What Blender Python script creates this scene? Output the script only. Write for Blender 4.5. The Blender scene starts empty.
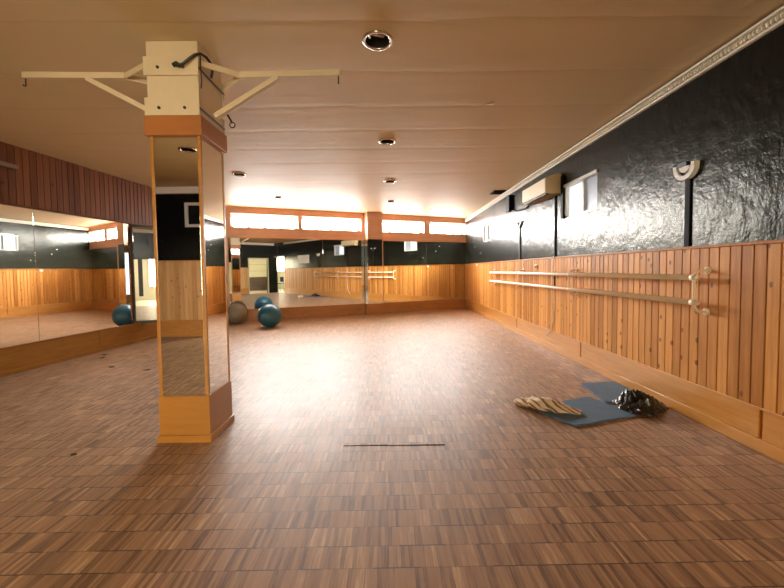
import bpy, bmesh, math, random
from mathutils import Vector, Matrix, noise
random.seed(7)
sc = bpy.context.scene
C = sc.collection

# ---------------------------------------------------------------- camera, world, light, exposure
F_PX, PITCH, YAW, ROLL, SHIFT_PX, CAM_H = 356.905, 0.0407, 0.0086, -0.0119, -9.5165, 1.18
fw = Vector((math.sin(YAW)*math.cos(PITCH), math.cos(YAW)*math.cos(PITCH), -math.sin(PITCH)))
rt = Vector((math.cos(YAW), -math.sin(YAW), 0)); up = rt.cross(fw)
r2 = rt*math.cos(ROLL) + up*math.sin(ROLL); u2 = -rt*math.sin(ROLL) + up*math.cos(ROLL)
cam_d = bpy.data.cameras.new('camera'); cam = bpy.data.objects.new('camera', cam_d); C.objects.link(cam)
M = Matrix((r2, u2, -fw)).transposed().to_4x4(); M.translation = (0, 0, CAM_H); cam.matrix_world = M
cam_d.sensor_width = 36.0; cam_d.lens = F_PX/784*36.0; cam_d.shift_y = SHIFT_PX/784
cam_d.clip_start = 0.02; cam_d.clip_end = 100
sc.camera = cam

world = bpy.data.worlds.new('world'); sc.world = world; world.use_nodes = True
wb = world.node_tree.nodes['Background']; wb.inputs[0].default_value = (0.75, 0.87, 1.0, 1); wb.inputs[1].default_value = 1.0
WIN_STRENGTH = 11.0        # daylit panes of the high back windows
SIDE_WIN = 0.11            # shaded panes of the right wall's windows
HALL_FILL = 9.5            # added hall windows, frontal fill from behind the camera
DAY_W = 24.0              # daylight falling in and down through each high back window
for x0_, x1_ in ((2.352, 1.218), (1.036, -.197), (-.73, -2.173), (-2.265, -3.69)):
    for k_ in range(4):         # one oval lamp of daylight in front of each of the four panes
        ld = bpy.data.lights.new('window_daylight', 'AREA'); ld.shape = 'ELLIPSE'
        ld.size = (x0_-x1_)/.927/4 - .02; ld.size_y = .27; ld.energy = DAY_W*(x0_-x1_)/1.3/4; ld.color = (1.0, .97, .93); ld.spread = math.radians(112)
        lo = bpy.data.objects.new('window_daylight', ld); C.objects.link(lo)
        xm = x0_ + (x1_-x0_)*(k_+.5)/4; nb_ = Vector((.375, -.927, 0)); dr = (nb_*math.cos(math.radians(33)) + Vector((0, 0, -math.sin(math.radians(33))))).normalized()
        ux = Vector((.927, .375, 0)); uy = (-dr).cross(ux)
        Ml = Matrix((ux, uy, -dr)).transposed().to_4x4(); Ml.translation = Vector((xm, 10.912+.4045*(xm-2.362), 2.394)) - nb_*.105; lo.matrix_world = Ml
sc.view_settings.view_transform = 'Standard'; sc.view_settings.look = 'None'
sc.view_settings.gamma = 1.0; sc.view_settings.use_curve_mapping = False
sc.view_settings.exposure = 1.5
sc.cycles.use_denoising = True
sc.cycles.max_bounces = 14; sc.cycles.diffuse_bounces = 7; sc.cycles.glossy_bounces = 9
sc.cycles.sample_clamp_indirect = 8.0
sc.cycles.caustics_reflective = True; sc.cycles.blur_glossy = 0.3

# ---------------------------------------------------------------- key planes of the room
XR = 2.362; CEIL = 2.72; WAIN = 1.335; REAR = -1.65
BC = Vector((2.362, 10.912, 0)); BU = Vector((0.9270, 0.3750, 0)); BN = Vector((0.3750, -0.9270, 0))   # back wall
def bk(s, d, z): return BC - BU*s + BN*d + Vector((0, 0, z))          # s leftwards from right corner, d into room
def sx(X): return (2.362 - X)/0.9270
LK = math.hypot(1, 0.094); LU = Vector((0.094/LK, 1/LK, 0)); LN = Vector((1/LK, -0.094/LK, 0))
def lf(y, d, z): return Vector((-4.8919 + 0.094*y, y, z)) + LN*d       # left wall at y
S_LEFT = sx(-4.11)

# ---------------------------------------------------------------- materials
class NT:
    def __init__(s, name):
        s.m = bpy.data.materials.new(name); s.m.use_nodes = True
        s.t = s.m.node_tree; s.b = s.t.nodes['Principled BSDF']
    def n(s, typ, **kw):
        nd = s.t.nodes.new(typ)
        for k, v in kw.items(): setattr(nd, k, v)
        return nd
    def l(s, a, b): s.t.links.new(a, b)
    def val(s, sock, v):
        if hasattr(v, 'is_output'): s.l(v, sock)
        else: sock.default_value = v
    def math(s, op, a, b=0.0, c=None):
        nd = s.n('ShaderNodeMath', operation=op); s.val(nd.inputs[0], a); s.val(nd.inputs[1], b)
        if c is not None: s.val(nd.inputs[2], c)
        return nd.outputs[0]
    def mix(s, f, a, b, blend='MIX'):
        nd = s.n('ShaderNodeMix', data_type='RGBA', blend_type=blend)
        s.val(nd.inputs[0], f); s.val(nd.inputs[6], a); s.val(nd.inputs[7], b); return nd.outputs[2]
    def coord(s): return s.n('ShaderNodeTexCoord').outputs['Object']
    def mapping(s, vec, scale=(1, 1, 1), rot=(0, 0, 0)):
        nd = s.n('ShaderNodeMapping'); s.l(vec, nd.inputs[0]); nd.inputs['Scale'].default_value = scale; nd.inputs['Rotation'].default_value = rot
        return nd.outputs[0]
    def noise(s, vec, scale, detail=3, rough=.55):
        nd = s.n('ShaderNodeTexNoise'); s.l(vec, nd.inputs['Vector']); nd.inputs['Scale'].default_value = scale
        nd.inputs['Detail'].default_value = detail; nd.inputs['Roughness'].default_value = rough; return nd.outputs[0]
    def ramp(s, f, stops):
        nd = s.n('ShaderNodeValToRGB'); s.l(f, nd.inputs[0]); e = nd.color_ramp.elements
        while len(e) < len(stops): e.new(0.5)
        for i, (p, c) in enumerate(stops): e[i].position = p; e[i].color = (*c, 1) if len(c) == 3 else c
        return nd.outputs[0]
    def bump(s, h, strength=.3, dist=.01, normal=None):
        nd = s.n('ShaderNodeBump'); nd.inputs['Strength'].default_value = strength; nd.inputs['Distance'].default_value = dist
        s.l(h, nd.inputs['Height'])
        if normal is not None: s.l(normal, nd.inputs['Normal'])
        return nd.outputs[0]
    def out(s, color=None, rough=None, normal=None, metal=None, spec=None, coat=None):
        for k, v in (('Base Color', color), ('Roughness', rough), ('Normal', normal), ('Metallic', metal), ('Specular IOR Level', spec), ('Coat Weight', coat)):
            if v is not None: s.val(s.b.inputs[k], (*v, 1) if isinstance(v, tuple) and len(v) == 3 else v)
        return s.m

def plain(name, col, rough=.5, metal=0.0, var=.12, nscale=14, bump=0.0, spec=.5):
    t = NT(name); v = t.coord(); f = t.noise(v, nscale, 4)
    c = t.mix(f, tuple(x*(1-var) for x in col)+(1,), tuple(min(1, x*(1+var)) for x in col)+(1,))
    r = t.math('ADD', t.math('MULTIPLY', f, .12), max(0, rough-.06))
    nrm = t.bump(f, bump, .004) if bump else None
    return t.out(c, r, nrm, metal, spec)

def wood(name, dark, light, grain=(38, 38, 2.2), rough=.38, knots=0.0, bid=False, coat=0.15, var=.35, spec=.5):
    t = NT(name); v = t.coord(); g = t.mapping(v, grain)
    if bid:
        at = t.n('ShaderNodeAttribute'); at.attribute_name = 'bid'; b = at.outputs['Fac']
        off = t.n('ShaderNodeCombineXYZ'); t.l(t.math('MULTIPLY', b, 37.0), off.inputs[0]); t.l(t.math('MULTIPLY', b, 91.0), off.inputs[2])
        ad = t.n('ShaderNodeVectorMath', operation='ADD'); t.l(g, ad.inputs[0]); t.l(off.outputs[0], ad.inputs[1]); g2 = ad.outputs[0]
    else: g2 = g
    f = t.noise(g2, 1.0, 5, .6); f2 = t.noise(g2, .27, 2)
    fac = t.math('MULTIPLY_ADD', f, .65, t.math('MULTIPLY', f2, .4))
    if bid: fac = t.math('ADD', fac, t.math('MULTIPLY', t.math('SUBTRACT', b, .5), var))
    c = t.ramp(fac, [(.28, dark), (.72, light)])
    if knots:
        sp = t.n('ShaderNodeSeparateXYZ'); t.l(v, sp.inputs[0]); cv = t.n('ShaderNodeCombineXYZ')
        t.l(t.math('MULTIPLY', t.math('ADD', sp.outputs[0], sp.outputs[1]), 8.0), cv.inputs[0]); t.l(t.math('MULTIPLY', sp.outputs[2], 5.0), cv.inputs[1])
        vo = t.n('ShaderNodeTexVoronoi', feature='F1', voronoi_dimensions='2D'); t.l(cv.outputs[0], vo.inputs['Vector']); vo.inputs['Scale'].default_value = 1.0
        k = t.math('LESS_THAN', t.math('ADD', vo.outputs['Distance'], t.math('MULTIPLY', t.noise(v, 60, 2), .06)), .125)
        rr = t.n('ShaderNodeSeparateColor'); t.l(vo.outputs['Color'], rr.inputs[0])
        k = t.math('MULTIPLY', k, t.math('LESS_THAN', rr.outputs[0], knots))
        c = t.mix(t.math('MULTIPLY', k, .75), c, tuple(x*.35 for x in dark)+(1,))
    return t.out(c, t.math('MULTIPLY_ADD', f, .15, rough-.07), t.bump(f, .12, .002), spec=spec, coat=coat)

def floor_mat():
    t = NT('parquet'); v = t.coord(); sp = t.n('ShaderNodeSeparateXYZ'); t.l(v, sp.inputs[0]); x, y = sp.outputs[0], sp.outputs[1]
    T, S = .114, .0163
    yr = t.math('DIVIDE', y, T); row = t.math('FLOOR', yr); fy = t.math('FRACT', yr)
    rw = t.n('ShaderNodeTexWhiteNoise', noise_dimensions='1D'); t.l(row, rw.inputs['W'])
    xs = t.math('ADD', x, t.math('MULTIPLY', t.math('SUBTRACT', rw.outputs['Value'], .5), .05))
    st = t.math('FLOOR', t.math('DIVIDE', xs, S)); fs = t.math('FRACT', t.math('DIVIDE', xs, S))
    ti = t.math('FLOOR', t.math('DIVIDE', xs, T)); ft = t.math('FRACT', t.math('DIVIDE', xs, T))
    def wn(a, seed):
        cb = t.n('ShaderNodeCombineXYZ'); t.l(a, cb.inputs[0]); t.l(row, cb.inputs[1]); cb.inputs[2].default_value = seed
        w = t.n('ShaderNodeTexWhiteNoise', noise_dimensions='3D'); t.l(cb.outputs[0], w.inputs['Vector']); return w
    r1 = wn(st, 1.5).outputs['Value']; r2_ = wn(ti, 7.5); tv = r2_.outputs['Value']
    sc3 = t.n('ShaderNodeSeparateColor'); t.l(r2_.outputs['Color'], sc3.inputs[0])
    grain = t.noise(t.mapping(v, (150, 9, 1)), 1.0, 4, .6)
    fac = t.math('ADD', t.math('MULTIPLY', r1, .56), t.math('ADD', t.math('MULTIPLY', tv, .20), t.math('MULTIPLY', t.math('SUBTRACT', grain, .44), .85)))
    col = t.ramp(fac, [(.05, (.10, .040, .013)), (.36, (.265, .130, .053)), (.66, (.35, .184, .082)), (.95, (.62, .39, .21))])
    big = t.noise(v, .9, 4); col = t.mix(t.math('MULTIPLY', t.math('SUBTRACT', big, .42), .9), col, (.36, .21, .115, 1))
    ey = t.math('MINIMUM', fy, t.math('SUBTRACT', 1.0, fy)); et = t.math('MINIMUM', ft, t.math('SUBTRACT', 1.0, ft)); es = t.math('MINIMUM', fs, t.math('SUBTRACT', 1.0, fs))
    gy = t.math('LESS_THAN', ey, .024); gt = t.math('LESS_THAN', et, .02); gs = t.math('LESS_THAN', es, .03)
    gapn = t.math('GREATER_THAN', t.noise(v, 5.5, 2), .50)
    gr = t.math('MAXIMUM', t.math('MAXIMUM', t.math('MULTIPLY', gy, .95), t.math('MULTIPLY', gt, .55)), t.math('MULTIPLY', gs, .22))
    gr = t.math('MULTIPLY', gr, t.math('MULTIPLY_ADD', gapn, .55, .4))
    col = t.mix(gr, col, (.035, .016, .008, 1))
    tilt = t.math('ADD', t.math('MULTIPLY', t.math('SUBTRACT', ft, .5), t.math('SUBTRACT', sc3.outputs[0], .5)), t.math('MULTIPLY', t.math('SUBTRACT', fy, .5), t.math('SUBTRACT', sc3.outputs[1], .5)))
    h = t.math('SUBTRACT', t.math('MULTIPLY', tilt, 1.0), t.math('MULTIPLY', gr, .5))
    h = t.math('ADD', h, t.math('MULTIPLY', t.noise(v, 9, 2), .12))
    nrm = t.bump(h, .22, .0022)
    ro = t.math('MULTIPLY_ADD', t.noise(v, 3.0, 4), .16, .44)
    t.b.inputs['Coat Roughness'].default_value = .27; t.l(nrm, t.b.inputs['Coat Normal'])
    t.b.inputs['Sheen Weight'].default_value = .10; t.b.inputs['Sheen Roughness'].default_value = .45; t.b.inputs['Sheen Tint'].default_value = (1, .92, .82, 1)
    return t.out(col, ro, nrm, spec=.40, coat=.07)

def plaster_black():
    t = NT('black_plaster'); v = t.coord()
    a = t.noise(v, 3.2, 6, .62); b = t.noise(t.mapping(v, (1, 1, .6)), 11, 5, .62); c = t.noise(v, 42, 3)
    h = t.math('ADD', t.math('MULTIPLY', a, 1.3), t.math('ADD', t.math('MULTIPLY', b, .75), t.math('MULTIPLY', c, .16)))
    t.b.inputs['Specular Tint'].default_value = (1, 1, .88, 1)
    col = t.mix(t.math('GREATER_THAN', b, .71), (.0035, .0045, .0035, 1), (.022, .024, .018, 1))
    return t.out(col, t.math('MULTIPLY_ADD', b, .15, .17), t.bump(h, .58, .012), spec=.30)

def ceiling_mat():
    t = NT('ceiling_paint'); v = t.coord(); sp = t.n('ShaderNodeSeparateXYZ'); t.l(v, sp.inputs[0])
    wob = t.noise(v, 1.1, 3); y = t.math('ADD', sp.outputs[1], t.math('MULTIPLY', wob, .12))
    fy = t.math('FRACT', t.math('DIVIDE', y, .58)); e = t.math('MINIMUM', fy, t.math('SUBTRACT', 1.0, fy))
    rid = t.math('SMOOTH_MIN', e, .10, .06)
    h = t.math('ADD', t.math('MULTIPLY', rid, 3.0), t.math('MULTIPLY', t.noise(t.mapping(v, (.5, 2.0, 1)), 1.6, 3), .9))
    c = t.mix(t.noise(v, 1.6, 4), (.59, .455, .25, 1), (.67, .535, .32, 1))
    c = t.mix(t.math('MULTIPLY', t.math('LESS_THAN', e, .012), .25), c, (.40, .29, .20, 1))
    return t.out(c, .62, t.bump(h, .34, .012))

def emit(name, col, strength):
    t = NT(name); v = t.coord(); f = t.noise(v, 3.0, 2)
    t.b.inputs['Base Color'].default_value = (.7, .7, .7, 1); t.b.inputs['Roughness'].default_value = .3
    t.l(t.mix(f, tuple(x*.94 for x in col)+(1,), (*col, 1)), t.b.inputs['Emission Color']); t.b.inputs['Emission Strength'].default_value = strength
    return t.m
def stripes_cloth():
    t = NT('striped_cloth'); uv = t.n('ShaderNodeUVMap').outputs[0]; sp = t.n('ShaderNodeSeparateXYZ'); t.l(uv, sp.inputs[0])
    ph = t.math('ADD', t.math('MULTIPLY', sp.outputs[0], 4.0), t.math('ADD', t.math('MULTIPLY', sp.outputs[1], 6.0), t.math('MULTIPLY', t.noise(t.coord(), 14, 2), .5)))
    f = t.math('FRACT', ph); k = t.math('LESS_THAN', f, .30)
    c = t.mix(k, (.80, .66, .48, 1), (.28, .165, .09, 1))
    return t.out(c, .9, t.bump(t.noise(t.coord(), 300, 2), .3, .002), spec=.2)
def sheet_foam():
    t = NT('blue_foam'); v = t.coord(); a = t.noise(v, 9, 4); b = t.noise(v, 160, 2)
    c = t.mix(a, (.085, .15, .225, 1), (.125, .20, .285, 1)); c = t.mix(t.math('MULTIPLY', t.math('GREATER_THAN', b, .62), .35), c, (.05, .085, .13, 1))
    return t.out(c, .75, t.bump(b, .4, .003), spec=.3)
def mirror_mat(name, col=(.86, .87, .84), rough=.012):
    t = NT(name); v = t.coord(); f = t.noise(v, 1.3, 3)
    return t.out(t.mix(f, tuple(x*.97 for x in col)+(1,), (*col, 1)), t.math('MULTIPLY', f, rough*2), None, 1.0)
def louvre_mat():
    return emit('louvre_glass', (.92, .97, 1.0), SIDE_WIN*2.9)

MT = {}
MT['floor'] = floor_mat(); MT['black'] = plaster_black(); MT['ceil'] = ceiling_mat()
MT['pine'] = wood('pine_boards', (.41, .162, .027), (.73, .345, .088), bid=True, knots=.34, coat=.0, rough=.45, spec=.25, var=.5)
MT['pine_lit'] = wood('lit_pine_boards', (.58, .32, .10), (.84, .53, .22), bid=True, coat=.02, rough=.42, knots=.5)  # pine colour lightened in place of fill light on the rear wall
MT['pine_shaded'] = wood('shaded_pine_boards', (.10, .032, .008), (.20, .072, .022), bid=True, knots=.1, coat=.0, rough=.55, spec=.15)  # same pine, colour darkened to stand for light falloff on the left
MT['plinth'] = wood('golden_plinth', (.46, .19, .036), (.66, .32, .075), grain=(9, 3, 30), rough=.33, coat=.3)
MT['plinth_back'] = wood('brown_plinth', (.34, .140, .045), (.50, .225, .080), grain=(4, 4, 30), rough=.35, coat=.25)
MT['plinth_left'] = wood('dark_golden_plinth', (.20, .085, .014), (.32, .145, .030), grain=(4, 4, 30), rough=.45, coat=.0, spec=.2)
MT['veneer'] = wood('reddish_veneer', (.50, .26, .155), (.66, .38, .255), grain=(4, 4, 26), rough=.45, coat=.05)
MT['pillar_wood'] = wood('orange_veneer', (.31, .126, .019), (.44, .19, .031), grain=(3, 3, 24), rough=.36, coat=.3)
MT['band_wood'] = wood('red_brown_veneer', (.30, .10, .024), (.42, .155, .040), grain=(3, 3, 24), rough=.36, coat=.3)
MT['mirror'] = mirror_mat('mirror_glass'); MT['pillar_mirror'] = mirror_mat('pillar_mirror_glass', (.90, .89, .85), .012)
MT['cream'] = plain('cream_paint', (.64, .52, .34), .5, var=.06)
MT['rail'] = plain('cream_enamel', (.84, .68, .47), .35, var=.08)
MT['white'] = plain('white_paint', (.80, .78, .70), .5, var=.05)
MT['cornice'] = plain('cornice_paint', (.82, .78, .66), .5, var=.05)
MT['bead'] = plain('bead_plastic', (.85, .82, .68), .3, var=.04)
MT['alu'] = plain('aluminium_frame', (.62, .60, .54), .4, var=.06)
MT['brass'] = plain('dull_brass', (.50, .36, .16), .3, 1.0)
MT['chrome'] = plain('chrome', (.75, .73, .70), .15, 1.0, var=.05)
MT['dark'] = plain('dark_metal', (.02, .018, .016), .4)
MT['blackplastic'] = plain('black_plastic', (.006, .006, .006), .6, spec=.12)
MT['ac'] = plain('aged_ivory_plastic', (.66, .54, .32), .45, var=.05)
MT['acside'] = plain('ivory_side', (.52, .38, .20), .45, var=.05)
MT['bag'] = plain('bag_film', (.014, .011, .010), .26, var=.2, spec=.6)
MT['ball_blue'] = plain('blue_rubber', (.018, .105, .165), .33, var=.1)
MT['ball_grey'] = plain('grey_rubber', (.19, .15, .105), .33, var=.1)
MT['foam'] = sheet_foam(); MT['cloth'] = stripes_cloth()
MT['pane'] = emit('daylit_frosted_glass', (.98, .985, 1.0), WIN_STRENGTH)
MT['hallfill'] = emit('hall_fill_glass', (1.0, .87, .62), HALL_FILL)  # glowing glass of the added hall windows
MT['louvre'] = louvre_mat(); MT['greypane'] = emit('shaded_glass', (.55, .68, .82), SIDE_WIN*.6)
for k_ in ('louvre', 'greypane'): MT[k_].node_tree.nodes['Principled BSDF'].inputs['Base Color'].default_value = (.3, .33, .36, 1)
MT['hallwall'] = plain('hall_paint', (.72, .72, .60), .6, var=.05)
MT['hallfloor'] = plain('hall_floor', (.50, .44, .36), .4)
MT['chairblue'] = plain('blue_seat', (.03, .08, .15), .5)
MT['chairleg'] = plain('pale_blue_legs', (.55, .68, .78), .5)
MT['shelf'] = plain('pale_shelf_board', (.55, .50, .33), .5)
MT['bulb'] = plain('frosted_bulb', (.7, .62, .5), .25)
MT['leaf'] = plain('dry_scrap', (.05, .03, .02), .8)
MT['reveal'] = wood('brown_window_frame', (.20, .10, .045), (.34, .19, .09))
MT['whiteboard'] = plain('notice_paper', (.80, .79, .74), .6, var=.04)
MT['batten'] = plain('grey_batten', (.16, .11, .075), .5)

# ---------------------------------------------------------------- mesh helpers
def obj(name, bm, mat, parent=None, smooth=False):
    me = bpy.data.meshes.new(name)
    if parent is not None:
        p = parent
        off = Vector((0, 0, 0))
        while p is not None: off += p.location; p = p.parent
        bmesh.ops.translate(bm, verts=bm.verts, vec=-off)
    if bm.faces: bmesh.ops.recalc_face_normals(bm, faces=bm.faces)
    if smooth:
        for f in bm.faces: f.smooth = True
    bm.to_mesh(me); bm.free()
    me.materials.append(MT[mat] if isinstance(mat, str) else mat)
    o = bpy.data.objects.new(name, me); C.objects.link(o)
    if parent is not None: o.parent = parent
    return o
def thing(name, label, cat, loc, group=None, kind=None):
    o = bpy.data.objects.new(name, None); C.objects.link(o); o.location = loc; o.empty_display_size = .1
    return tag(o, label, cat, group, kind)
def tag(o, label=None, cat=None, group=None, kind=None):
    if label: o['label'] = label
    if cat: o['category'] = cat
    if group: o['group'] = group
    if kind: o['kind'] = kind
    return o
def struct(name, bm, mat, label=None, cat=None, parent=None, smooth=False):
    o = obj(name, bm, mat, parent, smooth)
    if parent is None: tag(o, label, cat, None, 'structure')
    return o
def hexa(bm, c, bev=0.0, bid=None):
    """box from eight corners: bottom four then top four, both counter-clockwise"""
    vs = [bm.verts.new(p) for p in c]
    fs = [bm.faces.new([vs[i] for i in q]) for q in ((3, 2, 1, 0), (4, 5, 6, 7), (0, 1, 5, 4), (1, 2, 6, 5), (2, 3, 7, 6), (3, 0, 4, 7))]
    if bev:
        es = list({e for f in fs for e in f.edges})
        bmesh.ops.bevel(bm, geom=es, offset=bev, segments=2, profile=.6, affect='EDGES', clamp_overlap=True)
def box(bm, x0, x1, y0, y1, z0, z1, bev=0.0):
    hexa(bm, [Vector(p) for p in ((x0, y0, z0), (x1, y0, z0), (x1, y1, z0), (x0, y1, z0), (x0, y0, z1), (x1, y0, z1), (x1, y1, z1), (x0, y1, z1))], bev)
def slab(bm, fr, a0, a1, d0, d1, z0, z1, bev=0.0):
    """box in a wall frame fr(a, d, z)"""
    hexa(bm, [fr(a0, d0, z0), fr(a1, d0, z0), fr(a1, d1, z0), fr(a0, d1, z0), fr(a0, d0, z1), fr(a1, d0, z1), fr(a1, d1, z1), fr(a0, d1, z1)], bev)
def rw(y, d, z): return Vector((XR - d, y, z))
def rr(x, d, z): return Vector((x, REAR + d, z))
def NB(): return bmesh.new()
def boards(bm, fr, a0, a1, z0, z1, w=.08, d0=.0, d1=.018, g=.006):
    lay = bm.faces.layers.float.get('bid') or bm.faces.layers.float.new('bid')
    n = max(1, int(math.ceil((a1-a0)/w)))
    for i in range(n):
        p, q = a0+i*w, min(a1, a0+(i+1)*w); r = random.random()
        prof = [(p, d1-.009), (p+.002, d1-.009), (p+g, d1), (q-g, d1), (q-.002, d1-.009), (q, d1-.009)]
        lo = [bm.verts.new(fr(a, d, z0)) for a, d in prof]; hi = [bm.verts.new(fr(a, d, z1)) for a, d in prof]
        for k in range(5):
            f = bm.faces.new((lo[k], lo[k+1], hi[k+1], hi[k])); f[lay] = r
def tube(bm, pts, r, seg=12, cap=True, rad=None):
    pts = [Vector(p) for p in pts]; rings = []
    t0 = (pts[1]-pts[0]).normalized(); a = t0.orthogonal().normalized()
    for i, p in enumerate(pts):
        t = ((pts[min(i+1, len(pts)-1)] - p).normalized() + (p - pts[max(i-1, 0)]).normalized())
        t = t.normalized() if t.length > 1e-6 else t0
        a = (a - t*a.dot(t)).normalized(); b = t.cross(a); rr_ = rad[i] if rad else r
        rings.append([bm.verts.new(p + (a*math.cos(2*math.pi*k/seg) + b*math.sin(2*math.pi*k/seg))*rr_) for k in range(seg)])
    for i in range(len(rings)-1):
        for k in range(seg): bm.faces.new((rings[i][k], rings[i][(k+1) % seg], rings[i+1][(k+1) % seg], rings[i+1][k]))
    if cap: bm.faces.new(rings[0][::-1]); bm.faces.new(rings[-1])
def bar(bm, p, q, w, h, upv=(0, 0, 1), bev=.003):
    """rectangular bar from p to q: w sideways, h along upv"""
    p, q = Vector(p), Vector(q); t = (q-p).normalized(); u = Vector(upv); s = t.cross(u).normalized(); u = s.cross(t).normalized()
    c = []
    for e in (p, q): c.append([e+s*w/2-u*h/2, e+s*w/2+u*h/2, e-s*w/2+u*h/2, e-s*w/2-u*h/2])
    hexa(bm, c[0]+c[1], bev)
def lathe(bm, prof, cen, axis=(0, 0, 1), seg=32, closed=False):
    cen, ax = Vector(cen), Vector(axis).normalized(); a = ax.orthogonal().normalized(); b = ax.cross(a); rings = []
    for r, h in prof:
        if r < 1e-6: rings.append([bm.verts.new(cen+ax*h)])
        else: rings.append([bm.verts.new(cen+ax*h+(a*math.cos(2*math.pi*k/seg)+b*math.sin(2*math.pi*k/seg))*r) for k in range(seg)])
    pr = list(zip(rings, rings[1:]))
    if closed: pr.append((rings[-1], rings[0]))
    for A, B in pr:
        for k in range(seg):
            k2 = (k+1) % seg
            if len(A) == 1 and len(B) == 1: continue
            if len(A) == 1: bm.faces.new((A[0], B[k], B[k2]))
            elif len(B) == 1: bm.faces.new((A[k], A[k2], B[0]))
            else: bm.faces.new((A[k], A[k2], B[k2], B[k]))
def arc(cen, ex, ey, r, a0, a1, n):
    cen, ex, ey = Vector(cen), Vector(ex), Vector(ey)
    return [cen + ex*r*math.cos(a0+(a1-a0)*i/n) + ey*r*math.sin(a0+(a1-a0)*i/n) for i in range(n+1)]

# ================================================================ THE ROOM
LIGHTS = [(-.056, 2.457), (0.0, 4.335), (.04, 6.258), (.069, 8.055), (-2.345, 5.721), (-2.282, 7.501), (-2.50, .36)]
LR = .098
bm = NB()
XL0 = lf(REAR, 0, 0).x; pl = bk(S_LEFT, 0, 0)
fp = [Vector((XL0-.4, REAR-.12, 0)), Vector((XR+.16, REAR-.12, 0)), BC+Vector((.16, .3, 0)), pl+Vector((-.8, .3, 0))]
hexa(bm, [p-Vector((0, 0, .12)) for p in fp]+fp)
struct('floor', bm, 'floor', 'worn strip parquet floor of the dance room', 'floor')
# ceiling with holes for the downlights
bm = NB(); es = []
out = [bm.verts.new(p) for p in (Vector((XL0-.3, REAR-.3, CEIL)), Vector((XR+.3, REAR-.3, CEIL)), BC+Vector((.3, .3, CEIL)), pl+Vector((-.3, .3, CEIL)))]
es += [bm.edges.new((out[i], out[(i+1) % 4])) for i in range(4)]
for (x, y) in LIGHTS:
    ring = [bm.verts.new((x+LR*.86*math.cos(a*math.pi/12), y+LR*.86*math.sin(a*math.pi/12), CEIL)) for a in range(24)]
    es += [bm.edges.new((ring[i], ring[(i+1) % 24])) for i in range(24)]
bmesh.ops.triangle_fill(bm, edges=es, use_beauty=True)
struct('ceiling', bm, 'ceil', 'painted plaster ceiling with shallow ridges', 'ceiling')
bm = NB(); box(bm, XL0-.3, XR+.5, REAR-.3, 12.0, CEIL+.25, CEIL+.35)
struct('ceiling_slab', bm, 'white', 'slab above the plaster ceiling', 'ceiling')

# ---- right wall: black plaster, wainscot, plinth, cap
D0, D1, DTOP = -1.60, -.50, 1.96                      # doorway at the rear end of the right wall
W2 = (4.044, 4.80, 1.845, 2.285); W3 = (8.31, 8.93, 1.84, 2.27)
bm = NB(); T = -.16
def R(y0, y1, z0, z1): slab(bm, rw, y0, y1, T, 0, z0, z1)
YE = 11.05
R(D1, YE, 0, 1.84); R(REAR-.1, D0, 0, 2.9); R(D0, D1, DTOP, 2.9)
R(D1, YE, 2.30, 2.9)
R(D1, W2[0], 1.84, 2.30); R(W2[1], W3[0], 1.84, 2.30); R(W3[1], YE, 1.84, 2.30)
struct('wall_right', bm, 'black', 'right wall, glossy black plaster over pine boards', 'wall')
bm = NB(); boards(bm, rw, D1+.05, 10.95, .27, WAIN-.02, .08, 0, .022)
struct('trim_wainscot_right', bm, 'pine', 'orange vertical pine boards along the right wall', 'wall panelling')
bm = NB(); slab(bm, rw, D1+.05, 10.93, .0005, .036, WAIN-.022, WAIN, .004)
struct('trim_cap_right', bm, 'pine', 'narrow pine cap rail on top of the right panelling', 'trim')
joints = [D1+.05, .2, 2.196, 4.31, 6.50, 8.571, 10.93]
for a, b in zip(joints, joints[1:]):
    bm = NB(); slab(bm, rw, a+.012, b-.012, 0, .026, .085, .272, .004)
    o = struct('baseboard_right', bm, 'plinth', 'tall golden plinth board of the right wall', 'baseboard')
bm = NB(); slab(bm, rw, D1+.05, 10.93, 0, .012, .08, .275)
slab(bm, rw, D1+.05, 10.93, 0, .034, 0.0, .083, .006)
slab(bm, rw, D1+.05, 10.93, .0, .030, .268, .282, .004)
struct('trim_plinth_right', bm, 'plinth', 'golden skirting ledge at the foot of the right wall', 'trim')
bm = NB(); slab(bm, rw, D1, 10.97, 0, .030, 2.612, 2.628, .003); slab(bm, rw, D1, 10.97, 0, .034, 2.684, 2.70, .003)
struct('trim_cornice_right', bm, 'cornice', 'white cornice strip along the top of the right wall', 'trim')
bm = NB()
y = .9
while y < 10.9:
    sg = (7, 5) if y < 5 else (6, 4)
    bmesh.ops.create_uvsphere(bm, u_segments=sg[0], v_segments=sg[1], radius=1.0, matrix=Matrix.Translation((XR-.026, y, 2.652)) @ Matrix.Diagonal((.013, .0095, .021, 1)))
    y += .027
bk_ = NB(); slab(bk_, rw, D1, 10.97, 0, .006, 2.629, 2.683); struct('trim_cornice_channel', bk_, 'alu', 'dark channel behind the rope light', 'trim')
rl = tag(obj('rope_light', bm, 'bead', smooth=True), 'beaded clear rope light lying in the white cornice above the right wall', 'rope light')
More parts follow.
